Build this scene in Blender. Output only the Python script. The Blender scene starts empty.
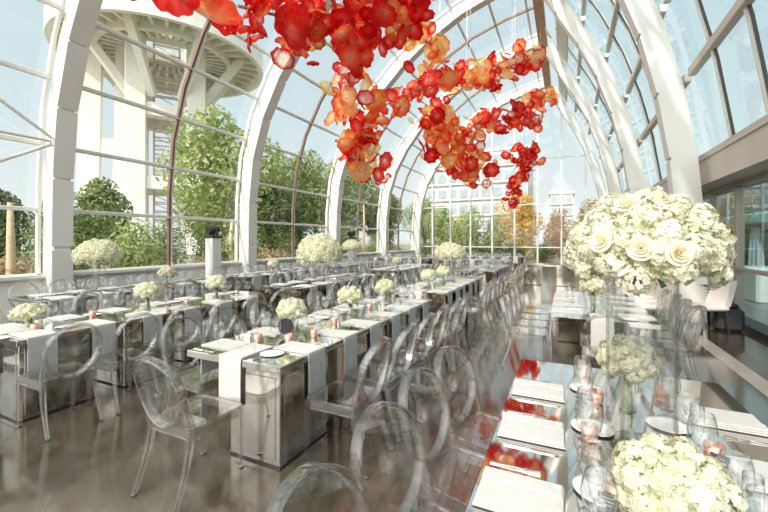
import bpy, math, random
from mathutils import Vector, Matrix, noise
random.seed(7)
C = bpy.context.scene.collection
S = bpy.context.scene
PI = math.pi
R = math.radians

# ------------------------------------------------------------------ mesh helper
class MB:
    def __init__(s): s.v = []; s.f = []; s.m = []; s.mi = 0
    def add(s, vs, fs):
        o = len(s.v); s.v += [tuple(p) for p in vs]
        for f in fs: s.f.append(tuple(i + o for i in f)); s.m.append(s.mi)
    def box(s, a, b):
        x0, y0, z0 = a; x1, y1, z1 = b
        s.add([(x0,y0,z0),(x1,y0,z0),(x1,y1,z0),(x0,y1,z0),(x0,y0,z1),(x1,y0,z1),(x1,y1,z1),(x0,y1,z1)],
              [(3,2,1,0),(4,5,6,7),(0,1,5,4),(1,2,6,5),(2,3,7,6),(3,0,4,7)])
    def bevbox(s, a, b, r):
        # box with chamfered vertical and horizontal edges
        x0,y0,z0 = a; x1,y1,z1 = b
        def ring(i, z): return [(x0+i+r,y0+i,z),(x1-i-r,y0+i,z),(x1-i,y0+i+r,z),(x1-i,y1-i-r,z),(x1-i-r,y1-i,z),(x0+i+r,y1-i,z),(x0+i,y1-i-r,z),(x0+i,y0+i+r,z)]
        vs = ring(r,z0)+ring(0,z0+r)+ring(0,z1-r)+ring(r,z1)
        fs = [tuple(range(7,-1,-1)), tuple(range(24,32))]
        for k in range(3):
            for i in range(8):
                j=(i+1)%8; fs.append((k*8+i,k*8+j,k*8+8+j,k*8+8+i))
        s.add(vs, fs)
    def loft(s, rings, closed=True, cap0=True, cap1=True, loop=False):
        n = len(rings[0]); vs = [p for r in rings for p in r]; fs = []
        m = len(rings); rng = m if loop else m - 1
        for k in range(rng):
            k2 = (k + 1) % m
            for i in range(n if closed else n - 1):
                j = (i + 1) % n
                fs.append((k*n+i, k*n+j, k2*n+j, k2*n+i))
        if not loop:
            if cap0: fs.append(tuple(range(n-1, -1, -1)))
            if cap1: fs.append(tuple((m-1)*n + i for i in range(n)))
        s.add(vs, fs)
    def lathe(s, prof, c=(0,0,0), n=20, cap=False):
        rings = [[(c[0]+r*math.cos(2*PI*i/n), c[1]+r*math.sin(2*PI*i/n), c[2]+z) for i in range(n)] for r, z in prof]
        s.loft(rings, cap0=cap, cap1=cap)
    def tube(s, path, rad, n=8, cap=True):
        rings = []; path = [Vector(p) for p in path]; up = Vector((0,0,1)); prev = None
        for i, p in enumerate(path):
            t = (path[min(i+1,len(path)-1)] - path[max(i-1,0)]).normalized()
            if prev is None:
                a = up if abs(t.z) < .9 else Vector((1,0,0)); u = t.cross(a).normalized()
            else: u = (prev - t * prev.dot(t)).normalized()
            prev = u; w = t.cross(u); r = rad[i] if isinstance(rad, (list, tuple)) else rad
            rings.append([p + u*r*math.cos(2*PI*k/n) + w*r*math.sin(2*PI*k/n) for k in range(n)])
        s.loft(rings, cap0=cap, cap1=cap)
    def sweep(s, path, sides, hw, hh, loop=False):
        # rectangular section; sides = per-point side vector, hw along side, hh along (tangent x side)
        path = [Vector(p) for p in path]; rings = []; n = len(path)
        for i, p in enumerate(path):
            a = path[(i+1) % n] if loop else path[min(i+1,n-1)]
            b = path[i-1] if loop else path[max(i-1,0)]
            t = (a - b).normalized(); u = Vector(sides[i] if isinstance(sides, list) else sides)
            u = (u - t*u.dot(t)).normalized(); w = t.cross(u)
            x = hw[i] if isinstance(hw, list) else hw; y = hh[i] if isinstance(hh, list) else hh
            rings.append([p+u*x+w*y, p-u*x+w*y, p-u*x-w*y, p+u*x-w*y])
        s.loft(rings, loop=loop)
    def csweep(s, path, sides, hw, hh, ch=.004, loop=False):
        # rectangular section with chamfered edges; the chamfers take material slot 1
        path = [Vector(p) for p in path]; rings = []; n = len(path)
        for i, p in enumerate(path):
            a = path[(i+1) % n] if loop else path[min(i+1,n-1)]
            b = path[i-1] if loop else path[max(i-1,0)]
            t = (a - b).normalized(); u = Vector(sides[i] if isinstance(sides, list) else sides)
            u = (u - t*u.dot(t)).normalized(); w = t.cross(u)
            x = hw[i] if isinstance(hw, list) else hw; y = hh[i] if isinstance(hh, list) else hh
            rings.append([p+u*q+w*r for q, r in ((x,y-ch),(x-ch,y),(ch-x,y),(-x,y-ch),(-x,ch-y),(ch-x,-y),(x-ch,-y),(x,ch-y))])
        o = len(s.v); s.v += [tuple(p) for r in rings for p in r]
        for k in range(n if loop else n-1):
            k2 = (k+1) % n
            for i in range(8):
                j = (i+1) % 8; s.f.append((o+k*8+i,o+k*8+j,o+k2*8+j,o+k2*8+i)); s.m.append(1 if i % 2 == 0 else 0)
        if not loop:
            s.f.append(tuple(o+i for i in range(7,-1,-1))); s.m.append(1); s.f.append(tuple(o+(n-1)*8+i for i in range(8))); s.m.append(1)
    def mesh(s, name, mats, smooth=False):
        me = bpy.data.meshes.new(name); me.from_pydata(s.v, [], s.f)
        if not isinstance(mats, (list, tuple)): mats = [mats]
        for m in mats: me.materials.append(m)
        if len(mats) > 1: me.polygons.foreach_set('material_index', s.m)
        if smooth: me.polygons.foreach_set('use_smooth', [True]*len(me.polygons))
        me.update(); return me
    def build(s, name, mats, parent=None, smooth=False, loc=None):
        o = bpy.data.objects.new(name, s.mesh(name, mats, smooth)); C.objects.link(o)
        if parent: o.parent = parent
        if loc: o.location = loc
        return o

def empty(name, loc=(0,0,0), rz=0):
    o = bpy.data.objects.new(name, None); C.objects.link(o); o.empty_display_size = .1
    o.location = loc; o.rotation_euler = (0,0,rz); return o
def tag(o, label=None, cat=None, group=None, kind=None):
    if label: o['label'] = label
    if cat: o['category'] = cat
    if group: o['group'] = group
    if kind: o['kind'] = kind
    return o
KIDS = {}
def kids(o):
    return list(o.children)
def copy_tree(o, parent=None, name=None):
    c = o.copy(); C.objects.link(c)
    if parent: c.parent = parent
    for ch in kids(o): copy_tree(ch, c)
    return c
class Proto:
    """first call moves the source itself, later calls copy it"""
    def __init__(s, o): s.o = o; s.used = False
    def put(s, loc, rz=0, label=None, group=None, scale=None):
        if s.used: o = copy_tree(s.o)
        else: o = s.o; s.used = True
        o.location = loc; o.rotation_euler = (0,0,rz)
        if scale: o.scale = (scale,)*3 if not isinstance(scale, tuple) else scale
        if label: o['label'] = label
        if group: o['group'] = group
        return o

# ------------------------------------------------------------------ materials
def new_mat(name):
    m = bpy.data.materials.new(name); m.use_nodes = True; nt = m.node_tree; nt.nodes.clear()
    out = nt.nodes.new('ShaderNodeOutputMaterial'); return m, nt, out
def N(nt, t, **kw):
    n = nt.nodes.new(t)
    for k, v in kw.items():
        if k in n.inputs: n.inputs[k].default_value = v
        else: setattr(n, k, v)
    return n
def ramp(nt, stops):
    r = nt.nodes.new('ShaderNodeValToRGB'); e = r.color_ramp.elements
    while len(e) < len(stops): e.new(.5)
    for i, (p, c) in enumerate(stops): e[i].position = p; e[i].color = (*c, 1)
    return r
def noisy(nt, c0, c1, scale, detail=3, lo=.35, hi=.65, coord='Object'):
    tc = nt.nodes.new('ShaderNodeTexCoord'); n = N(nt, 'ShaderNodeTexNoise', Scale=scale, Detail=detail)
    nt.links.new(tc.outputs[coord], n.inputs['Vector'])
    r = ramp(nt, [(lo, c0), (hi, c1)]); nt.links.new(n.outputs['Fac'], r.inputs['Fac']); return r.outputs['Color']
def principled(name, col, rough=.5, metal=0, spec=.5, var=None, scale=3, trans=0, coat=0):
    m, nt, out = new_mat(name); p = N(nt, 'ShaderNodeBsdfPrincipled', Roughness=rough, Metallic=metal)
    p.inputs['Specular IOR Level'].default_value = spec
    p.inputs['Base Color'].default_value = (*col, 1)
    src = noisy(nt, col, var or tuple(min(1, c*1.06) for c in col), scale)
    nt.links.new(src, p.inputs['Base Color'])
    if trans:
        t = N(nt, 'ShaderNodeBsdfTranslucent'); nt.links.new(src, t.inputs['Color'])
        mx = N(nt, 'ShaderNodeMixShader'); mx.inputs[0].default_value = trans
        nt.links.new(p.outputs[0], mx.inputs[1]); nt.links.new(t.outputs[0], mx.inputs[2]); nt.links.new(mx.outputs[0], out.inputs[0])
    else: nt.links.new(p.outputs[0], out.inputs[0])
    return m
def clear(name, tint, edge, f0=.05, f1=.85, rough=.03, blend=.35, refr=0):
    """thin clear plastic or glass: see-through face on, mirror-like and greyer at the edge"""
    m, nt, out = new_mat(name)
    lw = N(nt, 'ShaderNodeLayerWeight', Blend=blend)
    rc = ramp(nt, [(0, tint), (.55, tint), (1, edge)]); nt.links.new(lw.outputs['Facing'], rc.inputs['Fac'])
    tr = N(nt, 'ShaderNodeBsdfTransparent'); nt.links.new(rc.outputs['Color'], tr.inputs['Color'])
    gl = N(nt, 'ShaderNodeBsdfGlossy', Roughness=rough); gl.inputs['Color'].default_value = (.95,.95,.95,1)
    rf = ramp(nt, [(0, (f0,)*3), (.45, (f0*1.6,)*3), (1, (f1,)*3)]); nt.links.new(lw.outputs['Facing'], rf.inputs['Fac'])
    mx = N(nt, 'ShaderNodeMixShader'); nt.links.new(rf.outputs['Color'], mx.inputs[0])
    nt.links.new(tr.outputs[0], mx.inputs[1]); nt.links.new(gl.outputs[0], mx.inputs[2])
    last = mx
    if refr:
        g = N(nt, 'ShaderNodeBsdfGlass', Roughness=.0, IOR=1.49); nt.links.new(rc.outputs['Color'], g.inputs['Color'])
        b = N(nt, 'ShaderNodeMixShader'); b.inputs[0].default_value = refr
        nt.links.new(mx.outputs[0], b.inputs[1]); nt.links.new(g.outputs[0], b.inputs[2]); last = b
    nt.links.new(last.outputs[0], out.inputs[0]); return m

M = {}
M['white'] = principled('white painted steel', (.80,.775,.735), .45, var=(.84,.815,.775), scale=1.2)
M['bar'] = principled('white glazing bar', (.80,.78,.74), .4)
M['wall'] = principled('white plaster', (.90,.88,.85), .7)
M['beige'] = principled('beige fascia panel', (.60,.54,.47), .55, var=(.66,.60,.53), scale=.8)
M['rust'] = principled('rusty red brown mullion', (.16,.085,.06), .5, var=(.22,.13,.10))
M['ridge'] = principled('brown ridge soffit', (.50,.30,.19), .6, var=(.58,.38,.26))
M['alu'] = principled('bronze aluminium frame', (.30,.25,.21), .4, metal=.3)
M['dark'] = principled('dark rubber and steel', (.03,.03,.032), .5)
M['steel'] = principled('thin grey steel', (.35,.33,.32), .35, metal=.6)
M['mirror'] = principled('mirror cladding', (.80,.785,.76), .045, metal=1, var=(.72,.70,.67), scale=2.5)
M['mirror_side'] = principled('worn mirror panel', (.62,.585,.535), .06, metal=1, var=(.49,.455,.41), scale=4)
M['cloth'] = principled('white linen', (.70,.685,.665), .85, var=(.76,.745,.725), scale=30, trans=.3)
M['plate'] = principled('white china', (.84,.83,.81), .12)
M['silver'] = principled('polished cutlery', (.75,.74,.72), .15, metal=1)
M['copper'] = principled('rose copper', (.86,.42,.30), .25, metal=.75, var=(.9,.55,.42), scale=40)
M['slate'] = principled('black slate', (.02,.02,.024), .4)
M['chalk'] = principled('chalk ink', (.8,.8,.78), .8)
M['wax'] = principled('candle wax', (.9,.86,.76), .5, trans=.3)
M['stem'] = principled('green stems', (.10,.17,.04), .5, var=(.22,.30,.09), scale=60)
M['petal'] = principled('cream hydrangea petals', (.70,.69,.50), .7, var=(.85,.83,.72), scale=9, trans=.40)
M['petalcore'] = principled('green flower heart', (.58,.60,.34), .8, var=(.74,.74,.50), scale=20)
M['rosep'] = principled('ivory rose petals', (.89,.82,.64), .55, var=(.92,.88,.76), scale=12, trans=.3)
M['pad'] = principled('pale upholstery', (.66,.59,.54), .8, var=(.72,.65,.60))
M['acrylic'] = clear('clear acrylic', (.992,.99,.987), (.88,.86,.84), .055, .75, .03, .42)
M['acrylic_rim'] = clear('clear acrylic rim', (.97,.96,.952), (.86,.83,.81), .08, .8, .04, .45, refr=.22)
M['acrylic_edge'] = clear('darkened acrylic edge', (.66,.62,.60), (.40,.36,.34), .12, .6, .05, .5)  # dark tint stands in for the refraction lines along acrylic edges
M['glassware'] = clear('clear glassware', (.985,.99,.99), (.66,.66,.66), .07, .9, .01, .42)
M['vase'] = clear('clear cylinder vase', (.975,.975,.97), (.60,.58,.56), .05, .85, .01, .35)
M['window'] = clear('window glass', (.95,.97,.965), (.80,.84,.84), .04, .9, .0, .25)
M['window_tint'] = clear('blue tinted window glass', (.80,.91,.92), (.60,.72,.74), .06, .6, .0, .3)
M['tower'] = principled('white tower paint', (.82,.80,.74), .6)
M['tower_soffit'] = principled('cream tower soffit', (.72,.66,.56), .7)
M['lattice'] = principled('tower lattice', (.50,.47,.42), .6, var=(.62,.5,.42), scale=.4)
M['bldg'] = principled('pale building', (.55,.545,.53), .7)
M['bldg_glass'] = principled('building windows', (.27,.32,.35), .3)
M['teal'] = principled('teal fascia', (.10,.28,.32), .5, var=(.16,.36,.40), scale=.6)
M['darkwall'] = principled('dark cladding', (.045,.055,.06), .5)
M['terrace'] = principled('dark slate terrace', (.07,.085,.085), .35, var=(.11,.125,.12), scale=.7)
M['drape'] = principled('pale drape', (.34,.42,.46), .8)
M['trunk'] = principled('tree bark', (.24,.17,.11), .9, var=(.36,.27,.18), scale=8)
M['paletrunk'] = principled('pale bark', (.52,.40,.26), .9, var=(.62,.50,.34), scale=8)

def leaf_mat(name, a, b, c):
    m, nt, out = new_mat(name)
    oi = nt.nodes.new('ShaderNodeObjectInfo'); tc = nt.nodes.new('ShaderNodeTexCoord')
    n = N(nt, 'ShaderNodeTexNoise', Scale=2.2, Detail=4); nt.links.new(tc.outputs['Object'], n.inputs['Vector'])
    ad = N(nt, 'ShaderNodeMath', operation='MULTIPLY_ADD'); nt.links.new(oi.outputs['Random'], ad.inputs[0]); ad.inputs[1].default_value = .18
    nt.links.new(n.outputs['Fac'], ad.inputs[2])
    r = ramp(nt, [(.36, a), (.56, b), (.78, c)]); nt.links.new(ad.outputs[0], r.inputs['Fac'])
    d = N(nt, 'ShaderNodeBsdfPrincipled', Roughness=.6); t = N(nt, 'ShaderNodeBsdfTranslucent')
    nt.links.new(r.outputs[0], d.inputs['Base Color']); nt.links.new(r.outputs[0], t.inputs['Color'])
    mx = N(nt, 'ShaderNodeMixShader'); mx.inputs[0].default_value = .4
    nt.links.new(d.outputs[0], mx.inputs[1]); nt.links.new(t.outputs[0], mx.inputs[2]); nt.links.new(mx.outputs[0], out.inputs[0]); return m
M['leaf'] = leaf_mat('green leaves', (.13,.18,.05), (.28,.36,.11), (.52,.58,.26))
M['leafdark'] = leaf_mat('dark green leaves', (.05,.08,.026), (.14,.20,.06), (.32,.37,.14))
M['leafyellow'] = leaf_mat('golden leaves', (.55,.36,.06), (.80,.55,.12), (.9,.70,.28))
M['leaforange'] = leaf_mat('russet leaves', (.30,.16,.06), (.52,.25,.09), (.42,.40,.14))
M['leafbrown'] = leaf_mat('tan seed heads', (.28,.18,.09), (.45,.32,.17), (.62,.48,.28))

def floor_mat():
    m, nt, out = new_mat('polished concrete')
    tc = nt.nodes.new('ShaderNodeTexCoord')
    n1 = N(nt, 'ShaderNodeTexNoise', Scale=.55, Detail=6, Roughness=.6); nt.links.new(tc.outputs['Object'], n1.inputs['Vector'])
    n2 = N(nt, 'ShaderNodeTexNoise', Scale=6, Detail=4); nt.links.new(tc.outputs['Object'], n2.inputs['Vector'])
    mixn = N(nt, 'ShaderNodeMath', operation='MULTIPLY_ADD'); mixn.inputs[1].default_value = .35
    nt.links.new(n2.outputs['Fac'], mixn.inputs[0]); nt.links.new(n1.outputs['Fac'], mixn.inputs[2])
    r = ramp(nt, [(.45, (.030,.023,.014)), (.68, (.058,.045,.028)), (.9, (.115,.093,.062))]); nt.links.new(mixn.outputs[0], r.inputs['Fac'])
    br = N(nt, 'ShaderNodeTexBrick', Scale=1.0); br.offset = 0
    br.inputs['Brick Width'].default_value = 2.75; br.inputs['Row Height'].default_value = 2.75; br.inputs['Mortar Size'].default_value = .004
    mp = N(nt, 'ShaderNodeMapping'); mp.inputs['Location'].default_value = (.6,.45,0)
    nt.links.new(tc.outputs['Object'], mp.inputs['Vector']); nt.links.new(mp.outputs[0], br.inputs['Vector'])
    mc = N(nt, 'ShaderNodeMixRGB'); mc.inputs['Color2'].default_value = (.03,.027,.022,1)
    nt.links.new(br.outputs['Fac'], mc.inputs['Fac']); nt.links.new(r.outputs[0], mc.inputs['Color1'])
    p = N(nt, 'ShaderNodeBsdfPrincipled'); nt.links.new(mc.outputs[0], p.inputs['Base Color'])
    rr = ramp(nt, [(.3, (.07,)*3), (.8, (.17,)*3)]); nt.links.new(n1.outputs['Fac'], rr.inputs['Fac']); nt.links.new(rr.outputs[0], p.inputs['Roughness'])
    p.inputs['Specular IOR Level'].default_value = .9; p.inputs['Coat Weight'].default_value = .5; p.inputs['Coat Roughness'].default_value = .10
    nt.links.new(p.outputs[0], out.inputs[0]); return m
M['floor'] = floor_mat()
M['strip'] = principled('paler floor inlay', (.30,.26,.225), .2, var=(.36,.31,.27), scale=2)
M['ground'] = principled('garden paving', (.30,.27,.21), .9, var=(.16,.18,.09), scale=.35)

def glassflower_mat(name, core, mid, rim):
    m, nt, out = new_mat(name)
    uv = N(nt, 'ShaderNodeAttribute'); uv.attribute_name = 'radial'
    n = N(nt, 'ShaderNodeTexNoise', Scale=7, Detail=3)
    tc = nt.nodes.new('ShaderNodeTexCoord'); nt.links.new(tc.outputs['Object'], n.inputs['Vector'])
    ad = N(nt, 'ShaderNodeMath', operation='MULTIPLY_ADD'); ad.inputs[1].default_value = .3
    nt.links.new(n.outputs['Fac'], ad.inputs[0]); nt.links.new(uv.outputs['Fac'], ad.inputs[2])
    r = ramp(nt, [(.18, core), (.65, mid), (1.0, rim)]); nt.links.new(ad.outputs[0], r.inputs['Fac'])
    d = N(nt, 'ShaderNodeBsdfPrincipled', Roughness=.12); t = N(nt, 'ShaderNodeBsdfTranslucent'); tr = N(nt, 'ShaderNodeBsdfTransparent')
    for x, s_ in ((d, 'Base Color'), (t, 'Color'), (tr, 'Color')): nt.links.new(r.outputs[0], x.inputs[s_])
    a = N(nt, 'ShaderNodeMixShader'); a.inputs[0].default_value = .55
    b = N(nt, 'ShaderNodeMixShader'); b.inputs[0].default_value = .42
    nt.links.new(d.outputs[0], a.inputs[1]); nt.links.new(t.outputs[0], a.inputs[2])
    nt.links.new(a.outputs[0], b.inputs[1]); nt.links.new(tr.outputs[0], b.inputs[2]); nt.links.new(b.outputs[0], out.inputs[0]); return m
GF = {
 'deep': glassflower_mat('deep red glass', (.90,.20,.14), (.80,.03,.025), (.60,.008,.014)),
 'red': glassflower_mat('scarlet glass', (.98,.58,.42), (.95,.10,.06), (.80,.02,.02)),
 'orange': glassflower_mat('orange glass', (.98,.72,.40), (.98,.32,.11), (.93,.10,.05)),
 'amber': glassflower_mat('amber glass', (.99,.90,.60), (.99,.64,.22), (.97,.28,.08)),
 'yellow': glassflower_mat('yellow glass', (.99,.95,.78), (.99,.84,.45), (.98,.64,.24)),
 'clear': glassflower_mat('pale glass with red lip', (.97,.88,.76), (.95,.86,.78), (.70,.04,.04)),
}

# ------------------------------------------------------------------ room shell
YR = [-1.1, 4.4, 9.9, 15.4, 20.9, 26.7]
LP = [(-10,0),(-10,1.5),(-9.98,3.0),(-9.8,4.5),(-9.35,5.85),(-8.65,7.1),(-7.75,8.25),(-6.6,9.35),(-5.3,10.3),(-3.9,11.05),(-2.4,11.55),(-.95,11.85)]
RP = [(2.4,0),(2.34,2.0),(2.22,3.4),(2.0,4.8),(1.68,6.15),(1.22,7.5),(.62,8.8),(-.1,10.1),(-.8,11.4)]
def offs(P, d):
    out = []
    for i, (x, z) in enumerate(P):
        a = P[min(i+1,len(P)-1)]; b = P[max(i-1,0)]; t = Vector((a[0]-b[0], a[1]-b[1])).normalized()
        n = Vector((-t.y, t.x)) * d; out.append((x+n.x, z+n.y))
    return out
def cut(P, z0):
    for i in range(len(P)-1):
        if P[i][1] <= z0 < P[i+1][1]:
            k = (z0-P[i][1])/(P[i+1][1]-P[i][1]); return [(P[i][0]+k*(P[i+1][0]-P[i][0]), z0)] + P[i+1:]
    return P
def arc_pts(P, step, start=0):
    out = []; s = 0; nxt = start
    for a, b in zip(P, P[1:]):
        L = math.hypot(b[0]-a[0], b[1]-a[1])
        while nxt <= s + L:
            k = (nxt-s)/L; out.append((a[0]+k*(b[0]-a[0]), a[1]+k*(b[1]-a[1]))); nxt += step
        s += L
    return out
GL = cut(offs(LP, .30), .92)          # glass line, garden side
GR = cut(offs(RP, -.42), 3.5)         # glass line, door side

mb = MB(); mb.box((-10.6,-8,-.2),(3.5,27.3,0)); tag(mb.build('floor', M['floor']), kind='structure')
mb = MB(); mb.box((1.95,-8,.0005),(2.17,27,.004)); tag(mb.build('trim_1', M['strip']), kind='structure')
mb = MB(); mb.box((-10.5,-8,0),(-10.235,27.2,.86)); tag(mb.build('wall_left', M['wall']), kind='structure')
mb = MB(); mb.box((-10.55,-8,.86),(-10.1,27.2,.93)); mb.box((-10.235,-8,0),(-10.21,27,.14)); tag(mb.build('trim_2', M['white']), kind='structure')
# ribs: faceted box girders
for k, y in enumerate(YR):
    for P, nm in ((LP, 'garden'), (RP, 'door')):
        mb = MB()
        mb.sweep([(x, y, z) for x, z in P], Vector((0,1,0)), .15, .22)
        # flange plates along each facet
        for (a, b) in zip(P, P[1:]):
            t = Vector((b[0]-a[0], 0, b[1]-a[1])); L = t.length; t.normalize(); n = Vector((t.z, 0, -t.x)) * (1 if nm == 'garden' else -1)
            p = Vector((a[0],y,a[1])) + n*.235; q = Vector((b[0],y,b[1])) + n*.235
            mb.sweep([p + t*.04, q - t*.04], Vector((0,1,0)), .19, .018)
        tag(mb.build('trim_%d' % (3 + 2*k + (nm == 'door')), M['white']), kind='structure')
# ridge
mb = MB(); mb.box((-1.22,-6,11.55),(-.82,27,11.95)); tag(mb.build('trim_20', M['ridge']), kind='structure')
for k, (y0, y1) in enumerate(zip(YR, YR[1:])):
    mb = MB(); q = [(-.72,11.62),(-.12,10.52)]
    mb.sweep([(-.42+.30, y0+.22, 11.0-.28), (-.42+.30, y1-.22, 11.0-.28)], Vector((.5,0,-.87)), .42, .03)
    tag(mb.build('trim_%d' % (30+k), M['beige']), kind='structure')
# glazed bays, garden side
wn = 1
for k, (y0, y1) in enumerate(zip(YR, YR[1:])):
    mb = MB(); mb.loft([[(x, y, z) for x, z in GL] for y in (y0+.16, y1-.16)], closed=False, cap0=False, cap1=False)
    w = mb.build('window_%d' % wn, M['window']); tag(w, kind='structure'); wn += 1
    for (x, z) in arc_pts(GL, 1.42):
        b = MB(); b.bevbox((x-.05, y0+.14, z-.045), (x+.05, y1-.14, z+.045), .012); b.build('glazing_bar', M['bar'], w)
    ym = (y0+y1)/2 + .05
    b = MB(); b.sweep([(x, ym, z) for x, z in GL], Vector((0,1,0)), .028, .05); b.build('mullion', M['rust'], w)
    b = MB(); b.sweep([(x-.01, ym+.07, z) for x, z in GL], Vector((0,1,0)), .024, .04); b.build('mullion', M['bar'], w)
    for yy in (y0+.2, y1-.2):
        b = MB(); b.sweep([(x, yy, z) for x, z in GL], Vector((0,1,0)), .03, .05); b.build('side_frame', M['bar'], w)
# glazed bays, door side (upper)
for k, (y0, y1) in enumerate(zip(YR, YR[1:])):
    mb = MB(); mb.loft([[(x, y, z) for x, z in GR] for y in (y0+.16, y1-.16)], closed=False, cap0=False, cap1=False)
    w = mb.build('window_%d' % wn, M['window_tint']); tag(w, kind='structure'); wn += 1
    for i, (x, z) in enumerate(arc_pts(GR, 1.65, 1.65)):
        b = MB(); b.bevbox((x-.08, y0+.14, z-.09), (x+.06, y1-.14, z+.09), .015); b.build('glazing_bar', M['beige'] if i < 1 else M['bar'], w)
    for q in (1, 2, 3):
        ym = y0 + (y1-y0)*q/4
        b = MB(); b.sweep([(x, ym, z) for x, z in GR], Vector((0,1,0)), .011, .02); b.build('mullion', M['dark'], w)
        b = MB(); b.sweep([(x, ym+.06, z) for x, z in GR], Vector((0,1,0)), .028, .045); b.build('mullion', M['bar'], w)
# fascia above the doors
mb = MB(); mb.box((2.66,-8,2.86),(3.45,27.2,3.5)); mb.box((2.63,-8,3.38),(2.66,27.2,3.5)); tag(mb.build('wall_right', M['beige']), kind='structure')
# door-side glazed wall under the fascia
ys = [-6.4+1.5*i for i in range(14)]
for i, (a, b_) in enumerate(zip(ys, ys[1:])):
    mb = MB(); mb.box((3.19,a+.03,.1),(3.205,b_-.03,2.86)); w = mb.build('window_%d' % wn, M['window_tint']); wn += 1; tag(w, kind='structure')
    b = MB(); b.box((3.13,a-.035,0),(3.27,a+.035,2.86)); b.build('window_frame', M['alu'], w)
    b = MB(); b.box((3.14,a+.035,1.05),(3.26,b_-.035,1.12)); b.build('transom', M['alu'], w)
    b = MB(); b.box((3.12,a+.035,2.76),(3.28,b_-.035,2.86)); b.build('head', M['alu'], w)
mb = MB(); mb.box((3.02,-8,0),(3.4,13.2,.1)); tag(mb.build('baseboard_right', M['dark']), kind='structure')
mb = MB(); mb.box((3.1,13.1,0),(3.4,13.5,2.86)); tag(mb.build('trim_40', M['white']), kind='structure')
mb = MB(); mb.box((3.19,13.5,0),(3.205,27,2.86)); tag(mb.build('window_%d' % wn, M['window']), kind='structure'); wn += 1
# end wall
def prof_z(x):
    best = 0
    for P in (LP, RP):
        for a, b in zip(P, P[1:]):
            if min(a[0],b[0]) <= x <= max(a[0],b[0]) and a[0] != b[0]:
                best = max(best, a[1] + (x-a[0])/(b[0]-a[0])*(b[1]-a[1]))
    return best
poly = [(x, 27.0, z) for x, z in LP] + [(x, 27.0, z) for x, z in reversed(RP)]
mb = MB(); mb.add(poly, [tuple(range(len(poly)))]); w = mb.build('window_%d' % wn, M['window']); tag(w, kind='structure'); wn += 1
for x in (-8.85,-7.5,-6.05,-4.55,-3.08,-1.64,-.22,1.15):
    b = MB(); b.box((x-.05,26.84,0),(x+.05,26.98,prof_z(x)-.1)); b.build('window_post', M['bar'], w)
for z in (1.2, 4.05, 7.0):
    xs = [x for x in [i*.05-10 for i in range(250)] if prof_z(x) > z]
    b = MB(); b.box((min(xs)+.1,26.88,z-.03),(max(xs)-.1,26.96,z+.03)); b.build('window_rail', M['bar'], w)
# bracing rods in the first bay
r0 = empty('bracing_rod_set', (-9.72, 4.3, 3.75)); tag(r0, 'white crossed bracing rods meeting at a bracket on the nearest garden rib', 'bracing')
for nm, p in (('brace_rod', (.45,-4.9,3.0)), ('brace_rod', (-.05,-4.9,.05)), ('brace_rod', (-.2,-4.9,-3.0))):
    b = MB(); b.tube([(0,0,0), p], .035, 8); b.build(nm, M['white'], r0)
b = MB(); b.bevbox((-.06,-.12,-.10),(.06,.10,.10), .015); b.build('bracket', M['white'], r0)

# ------------------------------------------------------------------ world, sun, camera
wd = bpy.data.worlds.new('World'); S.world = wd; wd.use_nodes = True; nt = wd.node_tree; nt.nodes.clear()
out = nt.nodes.new('ShaderNodeOutputWorld'); bg = N(nt, 'ShaderNodeBackground', Strength=1.0)
tc = nt.nodes.new('ShaderNodeTexCoord'); sp = nt.nodes.new('ShaderNodeSeparateXYZ'); nt.links.new(tc.outputs['Generated'], sp.inputs[0])
rp = ramp(nt, [(0,(.42,.38,.30)), (.48,(.50,.47,.40)), (.505,(.66,.69,.68)), (.65,(.50,.60,.63)), (1,(.37,.48,.55))])
mm = N(nt, 'ShaderNodeMath', operation='MULTIPLY_ADD'); mm.inputs[1].default_value = .5; mm.inputs[2].default_value = .5
nt.links.new(sp.outputs['Z'], mm.inputs[0]); nt.links.new(mm.outputs[0], rp.inputs[0]); 
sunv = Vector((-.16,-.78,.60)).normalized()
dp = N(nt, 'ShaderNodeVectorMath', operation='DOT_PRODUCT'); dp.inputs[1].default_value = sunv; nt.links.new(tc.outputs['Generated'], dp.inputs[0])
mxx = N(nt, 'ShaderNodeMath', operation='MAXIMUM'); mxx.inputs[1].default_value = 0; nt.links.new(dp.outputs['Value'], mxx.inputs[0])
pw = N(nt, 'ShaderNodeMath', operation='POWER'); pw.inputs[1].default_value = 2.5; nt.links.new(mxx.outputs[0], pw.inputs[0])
gl_ = N(nt, 'ShaderNodeMixRGB', blend_type='ADD'); gl_.inputs['Color2'].default_value = (2.3,2.2,2.0,1)  # bright sky glow around the sun, out of view, added to fill the interior
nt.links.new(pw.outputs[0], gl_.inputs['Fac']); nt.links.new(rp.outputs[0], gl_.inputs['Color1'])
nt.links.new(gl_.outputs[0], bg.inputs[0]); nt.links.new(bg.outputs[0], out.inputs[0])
sd = bpy.data.lights.new('Sun', 'SUN'); sd.energy = 2.4; sd.angle = R(1.2); sd.color = (1,.93,.82)
so = bpy.data.objects.new('Sun', sd); C.objects.link(so)
so.rotation_euler = Vector((.16,.78,-.60)).to_track_quat('-Z', 'Y').to_euler()
cd = bpy.data.cameras.new('Camera'); co = bpy.data.objects.new('Camera', cd); C.objects.link(co)
co.location = (0,0,1.68); co.rotation_euler = (R(90),0,R(25.5)); cd.sensor_width = 36; cd.lens = 380/768*36; cd.shift_y = -16/768
cd.clip_start = .05; cd.clip_end = 500; S.camera = co
S.view_settings.view_transform = 'Standard'; S.view_settings.look = 'None'; S.view_settings.gamma = 1; S.view_settings.exposure = .50
S.view_settings.use_curve_mapping = False
cy = S.cycles; cy.max_bounces = 14; cy.transparent_max_bounces = 64; cy.glossy_bounces = 6; cy.diffuse_bounces = 5
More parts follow.
